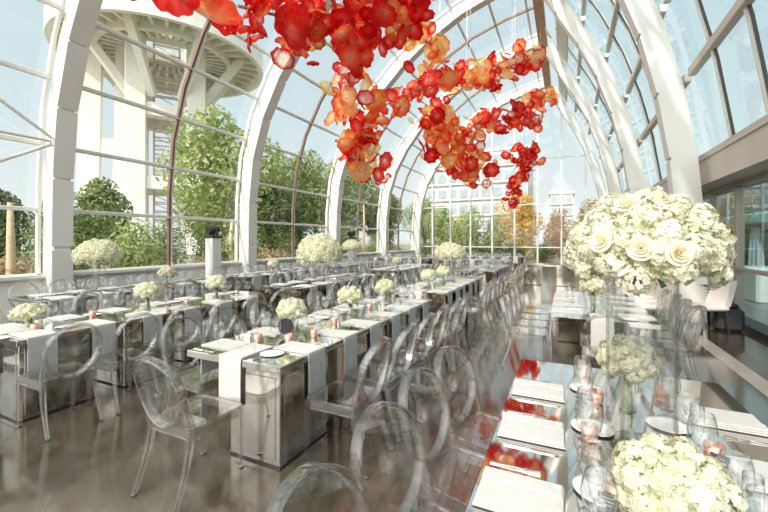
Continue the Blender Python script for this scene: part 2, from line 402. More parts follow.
cy.caustics_reflective = False; cy.caustics_refractive = False; cy.sample_clamp_indirect = 6
cy.use_denoising = True; cy.use_adaptive_sampling = False; cy.denoising_prefilter = 'ACCURATE'
try: cy.denoiser = 'OPENIMAGEDENOISE'
except Exception: pass

# ------------------------------------------------------------------ garden and town outside
mb = MB(); mb.box((-90,-40,-.3),(-10.6,140,-.06)); mb.box((-10.6,27.3,-.3),(60,140,-.06)); mb.box((3.5,-40,-.3),(60,27.3,-.06))
tag(mb.build('ground', M['ground']), kind='structure')

def leaf_cloud(blobs, n, size, seed):
    rnd = random.Random(seed); mb = MB(); tot = sum(b[3]**2 for b in blobs)
    for (bx, by, bz, br) in blobs:
        for _ in range(int(n*br*br/tot)):
            d = Vector((rnd.gauss(0,1), rnd.gauss(0,1), rnd.gauss(0,1))).normalized()
            p = Vector((bx,by,bz)) + d*br*(1-.35*rnd.random()**2)
            if p.z < .02: p.z = .02 + rnd.random()*.2
            a = (d + Vector((rnd.uniform(-.8,.8), rnd.uniform(-.8,.8), rnd.uniform(-.6,.6)))).normalized()
            u = a.orthogonal().normalized(); v = a.cross(u); s = size*rnd.uniform(.6,1.3)
            th = rnd.random()*6.28; u, v = u*math.cos(th)+v*math.sin(th), v*math.cos(th)-u*math.sin(th)
            mb.add([p-u*s, p-v*s*.5+a*s*.12, p+u*s, p+v*s*.5+a*s*.12], [(0,1,2,3)])
    return mb
def make_tree(name, h, rad, mat, seed, n=4200, trunk='trunk', size=.16, low=.3):
    rnd = random.Random(seed); t = empty(name)
    blobs = []
    for i in range(13):
        z = h*(low + (1-low)*(i+.5)/13*.92); w = rad*math.sin(PI*min(.97, .22+.72*(z/h-low)/(1-low)))
        a = rnd.random()*6.28; q = w*rnd.uniform(.15,.65)
        blobs.append((q*math.cos(a), q*math.sin(a), z, w*rnd.uniform(.42,.66)))
    leaf_cloud(blobs, n, size, seed).build('crown', M[mat], t)
    b = MB(); b.tube([(0,0,0),(.05,.02,h*.3),(0,.08,h*.62),(.1,.05,h*.85)], [rad*.07,rad*.055,rad*.035,.02], 8)
    for i in range(5):
        a = rnd.random()*6.28; z = h*(low+.08*i)
        b.tube([(0.03,.03,z*.9),(math.cos(a)*rad*.3,math.sin(a)*rad*.3,z*1.15),(math.cos(a)*rad*.55,math.sin(a)*rad*.55,z*1.4)], [.08,.05,.015], 6)
    b.build('trunk', M[trunk], t); return Proto(t)
def make_shrub(name, r, h, mat, seed, n=1500, size=.085):
    rnd = random.Random(seed); t = empty(name); blobs = []
    for i in range(9):
        a = rnd.random()*6.28; q = r*rnd.uniform(0,.6); rr = r*rnd.uniform(.38,.6)
        blobs.append((q*math.cos(a), q*math.sin(a), max(rr*.8, h*rnd.uniform(.2,.9)-rr*.3), rr))
    leaf_cloud(blobs, n, size, seed).build('foliage', M[mat], t)
    b = MB()
    for i in range(6):
        a = i*1.05; b.tube([(.03*math.cos(a),.03*math.sin(a),-.06),(r*.3*math.cos(a),r*.3*math.sin(a),h*.5)], [.025,.01], 5)
    b.build('stems', M['trunk'], t); return Proto(t)

TA = make_tree('broadleaf_tree', 8.5, 3.4, 'leaf', 3, n=6500)
for o in TA.o.children: pass
tag(TA.o, 'x', 'tree', 'green trees in the garden')
TB = make_tree('dense_tree', 7.0, 2.8, 'leafdark', 9, n=6000); tag(TB.o, 'x', 'tree', 'dark green trees in the garden')
tp = [
 (TA,-19.0,16.7,1.12,'bright green tree in front of the white tower legs'),
 (TA,-18.5,23.6,1.0,'bright green tree seen through the second garden bay'),
 (TB,-16.5,18.2,.72,'short dark tree showing between the second and third garden ribs'),
 (TA,-18,29.0,1.05,'tall green tree outside the third garden rib'),
 (TB,-16,33.5,.95,'dark dense tree outside the fourth garden rib'),
 (TA,-14.5,41,.75,'green tree past the far end of the garden glazing'),
 (TB,-20,10.4,.66,'dark tree standing low under the tower legs'),
 (TB,-25.5,21.0,.9,'dark tree behind the bright green tree by the tower'),
 (TB,-24,28,1.0,'dark tree behind the trees at the third garden bay'),
 (TB,-18.0,6.1,.52,'small dark tree behind the nearest garden rib'),
]
for i, (P, x, y, s, l) in enumerate(tp):
    P.put((x,y,-.06), i*1.3, l, scale=s)
SA = make_shrub('leafy_shrub', 1.3, 2.6, 'leaf', 21); tag(SA.o, 'x', 'shrub', 'shrubs behind the garden glazing')
SB = make_shrub('dark_shrub', 1.4, 3.0, 'leafdark', 22); tag(SB.o, 'x', 'shrub', 'shrubs behind the garden glazing')
SC = make_shrub('flowering_shrub', .9, 1.7, 'leafbrown', 23, n=1100); tag(SC.o, 'x', 'shrub', 'shrubs behind the garden glazing')
sh = [(SB,-15.5,4.6),(SB,-14.6,6.4),(SA,-13.2,5.9),(SB,-15.4,8.6),(SB,-15.2,10.4),(SC,-12.6,4.6),(SB,-15,12.4),(SA,-13.3,8.2),(SC,-12.8,10.6),(SA,-14,12.6),(SB,-14.8,15),
      (SC,-12.6,14),(SB,-14.6,17.6),(SC,-12.4,17.6),(SA,-13.6,20.3),(SB,-14,23),(SC,-12.4,21.8),(SB,-16.2,20.4),(SB,-16,26),(SB,-14.2,30),(SA,-13.2,26),(SC,-12.2,28)]
ords = ['first','second','third','fourth','fifth','sixth','seventh','eighth','ninth','tenth','eleventh','twelfth']
cnt = {}
for i, (P, x, y) in enumerate(sh):
    k = {id(SA):'bright green shrub', id(SB):'dark green shrub', id(SC):'tan seed-headed shrub'}[id(P)]; c = cnt.get(k, 0); cnt[k] = c+1
    P.put((x,y,0), i*2.1, '%s behind the garden glazing, %s of its kind from the front' % (k, ords[c]), scale=.9+.13*math.sin(i*3))
# pale tree stems by the glazing
b = MB(); b.tube([(0,0,-.06),(.05,.03,1.6),(-.02,.05,3.2),(.06,.0,5.2)], [.16,.13,.11,.07], 10)
pt = b.build('bare_trunk', M['paletrunk'], smooth=True); tag(pt, 'x', 'tree trunk', 'pale trunks in the garden'); PT = Proto(pt)
for i, (x, y, l) in enumerate([(-12.3,4.45,'pale bare trunk just outside the nearest garden rib'),(-13.5,12.4,'pale bare trunk outside the second garden rib'),(-12.6,19.8,'pale bare trunk beside the third garden rib'),
     (-12.8,23.6,'pale bare trunk beside the fourth garden rib'),(-12.4,25.4,'pale bare trunk nearest the far glass wall')]):
    PT.put((x,y,0), i, l, scale=(.8,.8,.5) if i < 2 else (.7,.7,.8))
# planting beyond the far wall
TY = make_tree('golden_tree', 5.6, 2.3, 'leafyellow', 31, n=3600, low=.12, size=.13); tag(TY.o, 'x', 'tree', 'autumn trees beyond the far wall')
TO = make_tree('russet_tree', 5.4, 2.1, 'leaforange', 32, n=3200, low=.12, size=.13); tag(TO.o, 'x', 'tree', 'autumn trees beyond the far wall')
TG = make_tree('light_green_tree', 5.0, 2.2, 'leaf', 33, n=3200, low=.12, size=.13); tag(TG.o, 'x', 'tree', 'autumn trees beyond the far wall')
for i, (P, x, y, s, l) in enumerate([
  (TY,-3.5,36,1.08,'golden yellow tree in the middle of the far glass wall'),(TO,-.6,40.5,.92,'russet tree right behind the golden tree of the far wall'),
  (TG,-11.5,38,1.1,'light green tree beyond the far wall at the garden corner'),(TG,-8.4,37,1.0,'light green tree beyond the far wall next to the golden trees'),
  (TG,-6.0,38.5,.9,'light green tree partly behind the golden tree'),(TO,2.2,42.5,1.1,'russet tree beyond the far wall by the pale tower block'),
  (TG,4.4,36.5,1.2,'light green tree beyond the far wall behind the big bouquet'),(TY,-10.2,40,.75,'small golden tree between the green trees at the garden corner'),
  (TO,4.75,20.5,.66,'russet tree just outside the far end of the door glazing'),(TO,4.8,24,.68,'russet tree second outside the door glazing')]):
    P.put((x,y,-.06), i*1.7, l, scale=s)
HB = make_shrub('low_hedge_shrub', 1.5, 1.7, 'leafdark', 41, n=1500); tag(HB.o, 'x', 'shrub', 'low hedge beyond the far wall')
for i in range(7): HB.put((-11+2.4*i, 31.5+.3*(i % 2), -.02), i, 'low dark hedge shrub beyond the far wall, %s from the garden corner' % ords[i], scale=.82)

def block(name, x0, y0, x1, y1, h, fl, nx, label, cat='building'):
    t = empty(name, ((x0+x1)/2, y0, -.06)); hx = (x1-x0)/2; d = y1-y0
    b = MB(); b.box((-hx,0,0),(hx,d,h)); b.box((-hx-.3,-.3,h),(hx+.3,d+.3,h+.5)); b.build('facade', M['bldg'], t)
    for f in range(fl):
        z = h*(f+.5)/fl
        b = MB(); w = 2*hx/nx
        for i in range(nx): b.box((-hx+w*(i+.14),-.15,z-h/fl*.26),(-hx+w*(i+.86),-.02,z+h/fl*.26))
        b.build('window_row', M['bldg_glass'], t)
        b = MB(); b.box((-hx,-.5,z-h/fl*.46),(hx,-.0,z-h/fl*.40)); b.build('floor_band', M['bldg'], t)
    return tag(t, label, cat)
block('office_building', -27, 78, -6.5, 92, 19.5, 6, 9, 'long white office block with rows of windows beyond the far wall')
block('apartment_tower', -2.6, 80, 1.3, 86, 10.5, 5, 3, 'narrow white block above the russet tree beyond the far wall')
# neighbouring pavilion outside the doors
t = empty('garden_pavilion', (9,22,-.06)); tag(t, 'dark pavilion with a teal canopy outside the glazed doors', 'building')
b = MB(); b.box((0,-14,0),(5,20,6.2)); b.build('wall', M['darkwall'], t)
b = MB(); b.bevbox((-2.6,-14.4,2.35),(5.2,20,2.75), .04); b.build('canopy', M['teal'], t)
b = MB(); b.box((-.05,-13.5,.9),(.0,19,2.1)); b.build('glazing', M['teal'], t)
for y in (-13.9,-9,-4,1): b = MB(); b.box((-2.45,y-.06,0),(-2.33,y+.06,2.35)); b.build('post', M['alu'], t)
b = MB()
pts = [(.32*math.sin(i*.9)*.25, -.8+1.6*i/24) for i in range(25)]
b.loft([[(x*1.0,y,.0) for x,y in pts]+[(x+.02,y,.0) for x,y in reversed(pts)], [(x*.8,y*.75,1.2) for x,y in pts]+[(x*.8+.02,y*.75,1.2) for x,y in reversed(pts)], [(x*.5,y*.5,2.24) for x,y in pts]+[(x*.5+.02,y*.5,2.24) for x,y in reversed(pts)]])
tag(b.build('curtain', M['drape'], loc=(6.6,19.4,-.06)), 'pale grey curtain hanging from the teal canopy outside the doors', 'curtain')
b = MB(); b.bevbox((-.7,-.7,0),(.7,.7,.85), .05)
pl = b.build('planter_box', M['bldg']); tag(pl, 'x', 'planter', 'white planters outside the doors'); PP = Proto(pl)
PP.put((5.4,14.4,-.06), 0, 'white planter box outside the doors, nearer one'); PP.put((5.9,16.6,-.06), 0, 'white planter box outside the doors, farther one')

mb = MB(); mb.box((3.5,3,-.08),(9.1,45,-.04)); tag(mb.build('terrace_floor', M['terrace']), kind='structure')
# ------------------------------------------------------------------ white tower
tw = empty('observation_tower', (-42.5,29.5,-.06), math.atan2(29.5,-42.5)+PI/2); tag(tw, 'white steel tower legs under a round canopy seen through the garden glazing', 'tower')
HZ = 23.0; RR = 10.6
def tpart(nm, mat, fn): b = MB(); fn(b); return b.build(nm, mat, tw)
for sx in (-1, 1):
    for sy in (-1, 1):
        b = MB(); b.bevbox((sx*2.9-.95, sy*2.9-.95, 0),(sx*2.9+.95, sy*2.9+.95, HZ+6), .1); b.build('column', M['tower'], tw)
for z in (8.0, 16.0, 24.5):
    b = MB()
    for s_ in (-1,1): b.box((-1.95,s_*2.9-.7,z-.7),(1.95,s_*2.9+.7,z+.7)); b.box((s_*2.9-.7,-1.95,z-.7),(s_*2.9+.7,1.95,z+.7))
    b.build('cross_beam', M['tower'], tw)
b = MB()
for i in range(26):
    z = 1+i*1.0
    b.box((-1.3,-1.3,z),(1.3,-1.2,z+.12)); b.box((-1.3,1.2,z),(1.3,1.3,z+.12))
    b.tube([(-1.2,-1.25,z),(1.2,-1.25,z+1)], .05, 5)
for s_ in (-1,1):
    for q in (-1,1): b.box((s_*1.3-.08,q*1.3-.08,0),(s_*1.3+.08,q*1.3+.08,HZ+4))
b.build('lift_shaft', M['lattice'], tw)
for x, w in ((7.3,.95),(4.35,.72)):
    b = MB(); b.sweep([(x+.5,-1.2,0),(x+.1,-1.0,12),(x-.1,-.8,HZ+1)], Vector((1,0,0)), w, .9); b.build('leg', M['tower'], tw)
b = MB(); b.box((4.4,-1.8,11.2),(7.6,-.2,13.0)); b.build('leg_tie', M['tower'], tw)
for x, w in ((-4.4,.3),(-5.2,.3)):
    b = MB(); b.sweep([(x,-3.0,0),(x,-3.0,HZ+1)], Vector((1,0,0)), w, .3); b.build('leg', M['lattice'], tw)
b = MB()
for q in range(22): b.tube([(-4.4,-3.0,1+q),(-5.2,-3.0,2+q)], .07, 5)
b.build('ladder', M['lattice'], tw)
def ring(b, r0, r1, z0, z1, n=64):
    b.loft([[(r*math.cos(2*PI*i/n), r*math.sin(2*PI*i/n), z) for r, z in ((r0,z0),(r1,z0),(r1,z1),(r0,z1))] for i in range(n)], loop=True)
tpart('ring_fascia', M['tower'], lambda b: ring(b, RR-.25, RR+.25, HZ-.5, HZ+1.6))
tpart('ring_deck', M['tower_soffit'], lambda b: ring(b, 3.9, RR-.25, HZ+1.2, HZ+1.6))
tpart('inner_ring', M['tower'], lambda b: ring(b, 6.6, 7.2, HZ-.1, HZ+1.2))
for k in range(36):
    a = 2*PI*k/36; ca, sa = math.cos(a), math.sin(a)
    b = MB(); b.sweep([(ca*4.0,sa*4.0,HZ+.85),(ca*(RR-.25),sa*(RR-.25),HZ+.75)], Vector((-sa,ca,0)), .17, .4); b.build('joist', M['tower'], tw)
for k in range(8):
    a = 2*PI*(k+.5)/8; ca, sa = math.cos(a), math.sin(a)
    b = MB(); b.sweep([(ca*3.6,sa*3.6,HZ-5.5),(ca*(RR-2.0),sa*(RR-2.0),HZ+.6)], Vector((-sa,ca,0)), .38, .38); b.build('strut', M['tower'], tw)

# ------------------------------------------------------------------ hanging glass sculpture
def glass_disc(seed):
    rnd = random.Random(seed); n = 36; rings = []; rad = []
    cup = rnd.uniform(.04,.34); rf = rnd.choice((7,8,10,12)); amp = rnd.uniform(.035,.075); ph = rnd.random()*6; ov = rnd.uniform(.8,1.0); lean = rnd.uniform(-.15,.15)
    for k in range(6):
        r = [.04,.22,.42,.64,.84,1.0][k]; ring_ = []
        for i in range(n):
            a = 2*PI*i/n; w = amp*r**2*math.sin(rf*a+ph) + .022*r**2*math.sin((rf-3)*a+1.3*ph)
            q = r*(1+.05*math.sin(rf*a+ph+1)*r)
            ring_.append((q*math.cos(a), q*math.sin(a)*ov, cup*r**1.7 + w + lean*q*math.cos(a)))
            rad.append(r + (.10*math.sin(rf*2*a+ph)*r if 0 < k < 5 else 0))
        rings.append(ring_)
    vs = [p for r in rings for p in r]; vs.append((0,0,-.02)); rad.append(0); fs = []
    for k in range(5):
        for i in range(n): j=(i+1)%n; fs.append((k*n+i,k*n+j,(k+1)*n+j,(k+1)*n+i))
    for i in range(n): fs.append((len(vs)-1, i, (i+1)%n))
    return vs, fs, rad
DISCS = [glass_disc(s) for s in range(8)]
def disc_mesh(items, name):
    """items: list of (disc index, matrix, colour key)"""
    keys = sorted({c for _,_,c in items}); V=[]; F=[]; MI=[]; A=[]
    for d, mt, c in items:
        vs, fs, rad = DISCS[d]; o = len(V)
        V += [tuple(mt @ Vector(p)) for p in vs]; F += [tuple(i+o for i in f) for f in fs]; A += rad; MI += [keys.index(c)]*len(fs)
    me = bpy.data.meshes.new(name); me.from_pydata(V, [], F)
    for c in keys: me.materials.append(GF[c])
    me.polygons.foreach_set('material_index', MI); me.polygons.foreach_set('use_smooth', [True]*len(F))
    at = me.attributes.new('radial', 'FLOAT', 'POINT'); at.data.foreach_set('value', A); me.update(); return me
PAL = {'R':['red']*6+['deep']*3+['orange']*3+['clear']*2+['amber'], 'D':['deep']*6+['red']*4+['orange','amber'], 'M':['red']*4+['orange']*3+['amber']*3+['yellow']*3+['deep']*2+['clear']*2,
       'O':['orange']*3+['red']*3+['amber'], 'Y':['yellow']*4+['amber']*4+['orange']*3+['red']*2+['deep']}
SEG = [
((-4.65,2.55,4.78),(-4.17,3.0,4.76),.15,4,'R'),((-4.04,3.83,4.88),(-3.91,5.01,5.16),.34,26,'R'),((-3.91,5.01,5.6),(-3.77,5.52,5.05),.34,14,'M'),
((-3.56,5.61,6.02),(-2.77,7.1,6.32),.68,66,'D'),((-3.65,6.24,5.47),(-3.52,6.74,5.28),.34,18,'R'),((-4.19,6.87,5.15),(-4.09,7.58,4.62),.48,28,'M'),
((-4.5,7.6,4.46),(-4.31,8.14,3.38),.44,40,'M'),((-4.07,8.59,5.05),(-3.37,10.02,5.96),.3,15,'O'),((-3.6,9.69,7.24),(-3.14,10.69,7.12),.3,9,'Y'),
((-3.59,10.48,6.43),(-2.01,13.44,7.15),.40,40,'Y'),((-2.41,13.81,7.51),(-.87,15.65,8.93),.46,34,'M'),((-3.64,11.01,5.61),(-3.48,12.19,4.2),.58,40,'Y'),
((-3.27,12.29,5.3),(-2.73,13.65,3.75),.58,40,'M'),((-3.0,14.08,5.92),(-.99,17.81,7.11),.46,44,'R'),((-1.34,17.09,7.57),(-.62,18.54,8.08),.38,16,'M'),
((-1.83,17.96,5.71),(-1.42,19.26,5.23),.5,24,'R'),((-1.72,19.12,5.23),(-2.65,20.34,3.4),.34,28,'R')]
rnd = random.Random(5); items = []
for a, b, r, n, pal in SEG:
    a = Vector(a); b = Vector(b)
    far_ = a.y > 10; n = int(n*(1.75 if far_ else 1.35)); r *= 1.3 if far_ else 1.18
    for i in range(n):
        k = (i+rnd.random())/n; d = Vector((rnd.gauss(0,1),rnd.gauss(0,1),rnd.gauss(0,1))).normalized()
        p = a.lerp(b, k) + d*r*rnd.uniform(.35,1.0)
        ax = (d*.9 + Vector((rnd.uniform(-1,1),rnd.uniform(-1,1)-.35,rnd.uniform(-1,1)-.25))).normalized()
        s = rnd.choice((.14,.17,.20,.24,.28)) * (1.0 if p.y < 9 else .98)
        q = Vector((0,0,1)).rotation_difference(ax)
        items.append((rnd.randrange(8), Matrix.Translation(p) @ q.to_matrix().to_4x4() @ Matrix.Rotation(rnd.random()*6,4,'Z') @ Matrix.Scale(s,4), rnd.choice(PAL[pal]), p, s))
def place_disc(p, ax, s, c, d=1, sq=None):
    q = Vector((0,0,1)).rotation_difference(Vector(ax).normalized()); mt = Matrix.Translation(p) @ q.to_matrix().to_4x4()
    mt = mt @ (Matrix.Diagonal((s,s*(sq or 1),s,1))); items.append((d, mt, c, Vector(p), s*3))
place_disc((-4.03,3.40,4.50), (.30,.22,1), .36, 'orange', 2)
place_disc((-4.15,2.92,4.70), (.4,-.55,-.7), .36, 'red', 0)
place_disc((-4.5,2.65,4.66), (.3,-.4,-.8), .25, 'deep', 3)
place_disc((-3.88,3.85,4.40), (.8,.75,.1), .20, 'deep', 4)
place_disc((-3.58,6.05,5.05), (.5,-.8,-.4), .21, 'orange', 5)
place_disc((-4.02,4.73,4.52), (.6,-.8,.0), .20, 'clear', 6)
place_disc((-3.25,10.64,7.32), (.4,-.8,-.3), .27, 'amber', 7)
place_disc((-3.34,10.37,7.0), (.4,-.8,-.3), .33, 'yellow', 1)
place_disc((-3.74,9.30,6.21), (.7,-.6,0), .19, 'deep', 2)
cam0 = Vector((0,0,1.68)); items.sort(key=lambda it: -it[4]/(it[3]-cam0).length)
ch = empty('hanging_glass_sculpture', (-3.2,9,11.3)); tag(ch, 'long hanging sculpture of ruffled red, orange and yellow glass discs under the roof', 'sculpture')
inv = Matrix.Translation((3.2,-9,-11.3))
for d, mt, c, p, s in items[:96]:
    loc = mt.translation.copy(); m2 = mt.copy(); m2.translation = (0,0,0)
    o = bpy.data.objects.new('glass_disc', disc_mesh([(d, m2, c)], 'glass_disc')); C.objects.link(o); o.parent = ch; o.location = loc - ch.location
o = bpy.data.objects.new('glass_disc', disc_mesh([(d, inv @ mt, c) for d, mt, c, p, s in items[96:]], 'glass_disc_mass')); C.objects.link(o); o.parent = ch; o['kind'] = 'stuff'
for k, (a, b_, r, n, pal) in enumerate(SEG):
    a = Vector(a); b_ = Vector(b_); m_ = (a+b_)/2 + Vector((rnd.uniform(-.1,.1),0,rnd.uniform(-.05,.1)))
    b = MB(); b.tube([a-ch.location, m_-ch.location, b_-ch.location], .022, 6); b.build('armature', M['steel'], ch)
    zt = 11.4 if m_.x > -2.4 else (11.0 if m_.x > -4 else 10.7)
    b = MB(); b.tube([m_-ch.location, Vector((m_.x, m_.y, zt))-ch.location], .006, 5); b.build('cable', M['steel'], ch)

# ------------------------------------------------------------------ clear chair
def make_chair():
    t = empty('ghost_chair'); AR = [M['acrylic_rim'], M['acrylic_edge']]; AC = M['acrylic']
    def outline(g, z):
        pts = []
        cs = [(.222-g,.235-g,0,.05),(-.222+g,.235-g,PI/2,.05),(-.212+g,-.215+g,PI,.03),(.212-g,-.215+g,1.5*PI,.03)]
        for x,y,a0,r in cs:
            cx = x - math.copysign(r,x); cyy = y - math.copysign(r,y)
            for i in range(5): a = a0 + PI/2*i/4; pts.append((cx+r*math.cos(a), cyy+r*math.sin(a), z))
        return pts
    b = MB(); b.loft([outline(.004,.452), outline(.001,.456), outline(.001,.468), outline(.006,.474), outline(.05,.469)]); b.build('seat', AC, t)
    b = MB(); b.loft([outline(.0,.400), outline(0,.466), outline(.010,.452), outline(.012,.400)], loop=True); b.build('apron', M['acrylic_rim'], t)
    b = MB(); b.mi = 1
    for g, z in ((-.0015,.466),(-.0015,.402)): b.sweep([Vector(p) for p in outline(g,z)], Vector((0,0,1)), .003, .003, loop=True)
    b.build('seat_edge', AR, t)
    for s in (-1,1):
        b = MB(); b.csweep([(s*.198,.212,.452),(s*.200,.214,.30),(s*.200,.220,.012)], Vector((1,0,0)), [.021,.020,.014], [.021,.020,.014])
        l_ = b.build('leg', AR, t); b = MB(); b.bevbox((s*.200-.017,.203,0),(s*.200+.017,.237,.014), .004); b.build('glide', M['acrylic_edge'], l_)
        pa = [(s*(.190+.012*k), -.196-.115*k**1.7, .452-.440*k) for k in [i/8 for i in range(9)]]
        b = MB(); b.csweep(pa, Vector((1,0,0)), [.021-.007*i/8 for i in range(9)], [.023-.009*i/8 for i in range(9)])
        l_ = b.build('leg', AR, t); b = MB(); b.bevbox((s*.202-.017,-.328,0),(s*.202+.017,-.294,.014), .004); b.build('glide', M['acrylic_edge'], l_)
    def bp(a, k=1.0):
        z = .705 + .238*k*math.sin(a); x = .212*k*math.cos(a)*(1-.10*(.705-z)/.238)
        return Vector((x, -.205-(z-.47)*.24-.035*(1-(x/.212)**2), z))
    n = 44; rings = []; b = MB()
    for k in (.0001,.35,.68,.94): rings.append([bp(2*PI*i/n, k) for i in range(n)])
    b.loft([[p+Vector((0,.003,0)) for p in r] for r in reversed(rings)] + [[p-Vector((0,.003,0)) for p in r] for r in rings], cap0=False, cap1=False)
    b.build('backrest', AC, t, smooth=True)
    path = [bp(2*PI*i/n, .965) for i in range(n)]
    b = MB(); b.csweep(path, [Vector((0,1,.24)).normalized()]*n, .028, .010, .0042, loop=True); b.build('back_frame', AR, t)
    for s in (-1,1):
        b = MB(); b.csweep([(s*.196,-.196,.455),(s*.200,-.212,.53),(s*.205,-.236,.60),(s*.210,-.262,.68)], Vector((1,0,0)), [.017,.015,.012,.008], [.023,.021,.021,.021]); b.build('stile', AR, t)
    return tag(t, 'x', 'chair', 'clear chairs around the mirrored tables')
CH = Proto(make_chair())

# ------------------------------------------------------------------ flowers
def dome_mesh(rx, rz, heads, per, fs, seed, low=-.35):
    """hydrangea dome: round flower heads on an ellipsoid, each a ball of four-petalled florets"""
    rnd = random.Random(seed); mb = MB(); hr = rx*.98/math.sqrt(heads)*1.75; ga = PI*(3-math.sqrt(5))
    for h in range(heads):
        zz = 1-(h+.5)/heads*(1-low); a = h*ga; q = math.sqrt(max(0,1-zz*zz))
        c = Vector(((rx-hr*.6)*q*math.cos(a), (rx-hr*.6)*q*math.sin(a), (rz-hr*.5)*zz)); R0 = hr*rnd.uniform(.8,1.1); cn = Vector((q*math.cos(a), q*math.sin(a), zz))
        for _ in range(per):
            d = (Vector((rnd.gauss(0,1),rnd.gauss(0,1),rnd.gauss(0,1))).normalized() + cn*.75).normalized()
            p = c + d*R0*rnd.uniform(.82,1.06)
            ax = (d + Vector((rnd.uniform(-.5,.5),rnd.uniform(-.5,.5),rnd.uniform(-.5,.5)))).normalized(); u = ax.orthogonal().normalized(); v = ax.cross(u)
            th = rnd.random()*6.28; u, v = u*math.cos(th)+v*math.sin(th), v*math.cos(th)-u*math.sin(th); s = fs*rnd.uniform(.75,1.25)
            for k in range(4):
                g = (u,v,-u,-v)[k]; w = (v,-u,-v,u)[k]
                t2 = ax*s*.12*rnd.uniform(-1,2); mb.add([p, p+g*s*.5+w*s*.5+ax*s*.14, p+g*s*1.02+w*s*.34+t2, p+g*s*1.02-w*s*.34+t2, p+g*s*.5-w*s*.5+ax*s*.14], [(0,1,2,3,4)])
    mb.mi = 1; n = 24
    rings = []
    for k in range(9):
        z = low + (1-low)*k/8; q = math.sqrt(max(.0001,1-z*z))*.80
        rings.append([(rx*q*math.cos(2*PI*i/n), rx*q*math.sin(2*PI*i/n), rz*.82*z) for i in range(n)])
    mb.loft(rings)
    return mb
def rose(b, c, nrm, r, seed):
    rnd = random.Random(seed); nrm = Vector(nrm).normalized(); u = nrm.orthogonal().normalized(); v = nrm.cross(u); c = Vector(c)
    for lay, (n, rr, h, op) in enumerate([(3,.28,.85,.0),(4,.48,.78,.10),(5,.72,.62,.30),(6,.98,.42,.62)]):
        for i in range(n):
            a0 = 2*PI*i/n + lay*.5; vs = []; W = 6; H = 4; span = 2*PI/n*1.35
            for y in range(H):
                for x in range(W):
                    a = a0 + span*(x/(W-1)-.5); t_ = y/(H-1); edge = 1-.25*abs(2*x/(W-1)-1)**2
                    q = r*rr*(.35+.65*t_**.8) + r*op*t_**2*.25; z = r*h*t_*edge - (r*op*.2*t_**3)
                    vs.append(c + u*q*math.cos(a) + v*q*math.sin(a) + nrm*z)
            b.add(vs, [(y*W+x, y*W+x+1, (y+1)*W+x+1, (y+1)*W+x) for y in range(H-1) for x in range(W-1)])
PM = [M['petal'], M['petalcore']]
def tall_piece(rx, rz, heads, per, fs, seed, vh=.76, vr=.14, roses=(), z0=.80):
    t = empty('tall_flower_centerpiece')
    b = MB(); b.lathe([(0.001,.0),(vr,.0),(vr,.012),(vr,vh),(vr-.007,vh),(vr-.007,.014),(.001,.014)], n=40); b.build('vase', M['vase'], t, smooth=False)
    o = dome_mesh(rx, rz, heads, per, fs, seed).build('bouquet', PM, t, loc=(0,0,vh+rz*.30))
    for i, (az, el) in enumerate(roses):
        n_ = Vector((math.cos(el)*math.cos(az), math.cos(el)*math.sin(az), math.sin(el))); c = Vector((n_.x*rx*1.03, n_.y*rx*1.03, n_.z*rz*1.03))
        b = MB(); rose(b, c, n_, .043, i); b.build('rose', M['rosep'], o, smooth=True)
    b = MB()
    for i in range(9): a = i*.7; b.tube([(.09*math.cos(a),.09*math.sin(a),vh-.06),(.05*math.cos(a+.4),.05*math.sin(a+.4),vh+rz*.1)], .006, 5)
    b.build('stems', M['stem'], t)
    return t
def low_piece(rx, rz, heads, per, fs, seed, vh=.17):
    t = empty('low_flower_centerpiece')
    b = MB(); b.lathe([(.001,0),(.042,0),(.042,.008),(.034,.05),(.036,vh),(.032,vh),(.030,.05),(.036,.012),(.001,.012)], n=20); b.build('vase', M['glassware'], t, smooth=True)
    b = MB()
    for i in range(10): a = i*.63; b.tube([(.022*math.cos(a+1.5),.022*math.sin(a+1.5),.014),(.02*math.cos(a),.02*math.sin(a),vh+.03)], .0068, 6)
    b.build('stems', M['stem'], t)
    dome_mesh(rx, rz, heads, per, fs, seed, low=-.6).build('bouquet', PM, t, loc=(0,0,vh+rz*.55)); return t

# ------------------------------------------------------------------ table-top things
def wineglass(parts, k=1.0, flute=False):
    t = empty('champagne_flute' if flute else 'wine_glass')
    if flute: bowl = [(.004,.095),(.016,.11),(.024,.15),(.026,.19),(.024,.235)]; sh = .095; f = .030
    else: bowl = [(.005,.100),(.026,.109),(.043,.132),(.050,.164),(.046,.200),(.038,.234)]; sh = .100; f = .040
    stem = [(.003,.006),(.0035,.05),(.004,sh)]
    base = [(.001,0),(f,0),(f,.003),(.006,.007),(.001,.007)]
    if parts:
        b = MB(); b.lathe([(r,z) for r,z in bowl]+[(r-.0012,z) for r,z in reversed(bowl[1:])], n=20); b.build('bowl', M['glassware'], t, smooth=True)
        b = MB(); b.lathe(stem, n=8); b.build('stem', M['acrylic_rim'], t, smooth=True)
        b = MB(); b.lathe(base, n=20); b.build('foot', M['glassware'], t); return t
    bpy.data.objects.remove(t)
    b = MB(); b.lathe(base[1:4]+stem[1:]+bowl, n=12); return b.build('wine_glass', M['glassware'], smooth=True)
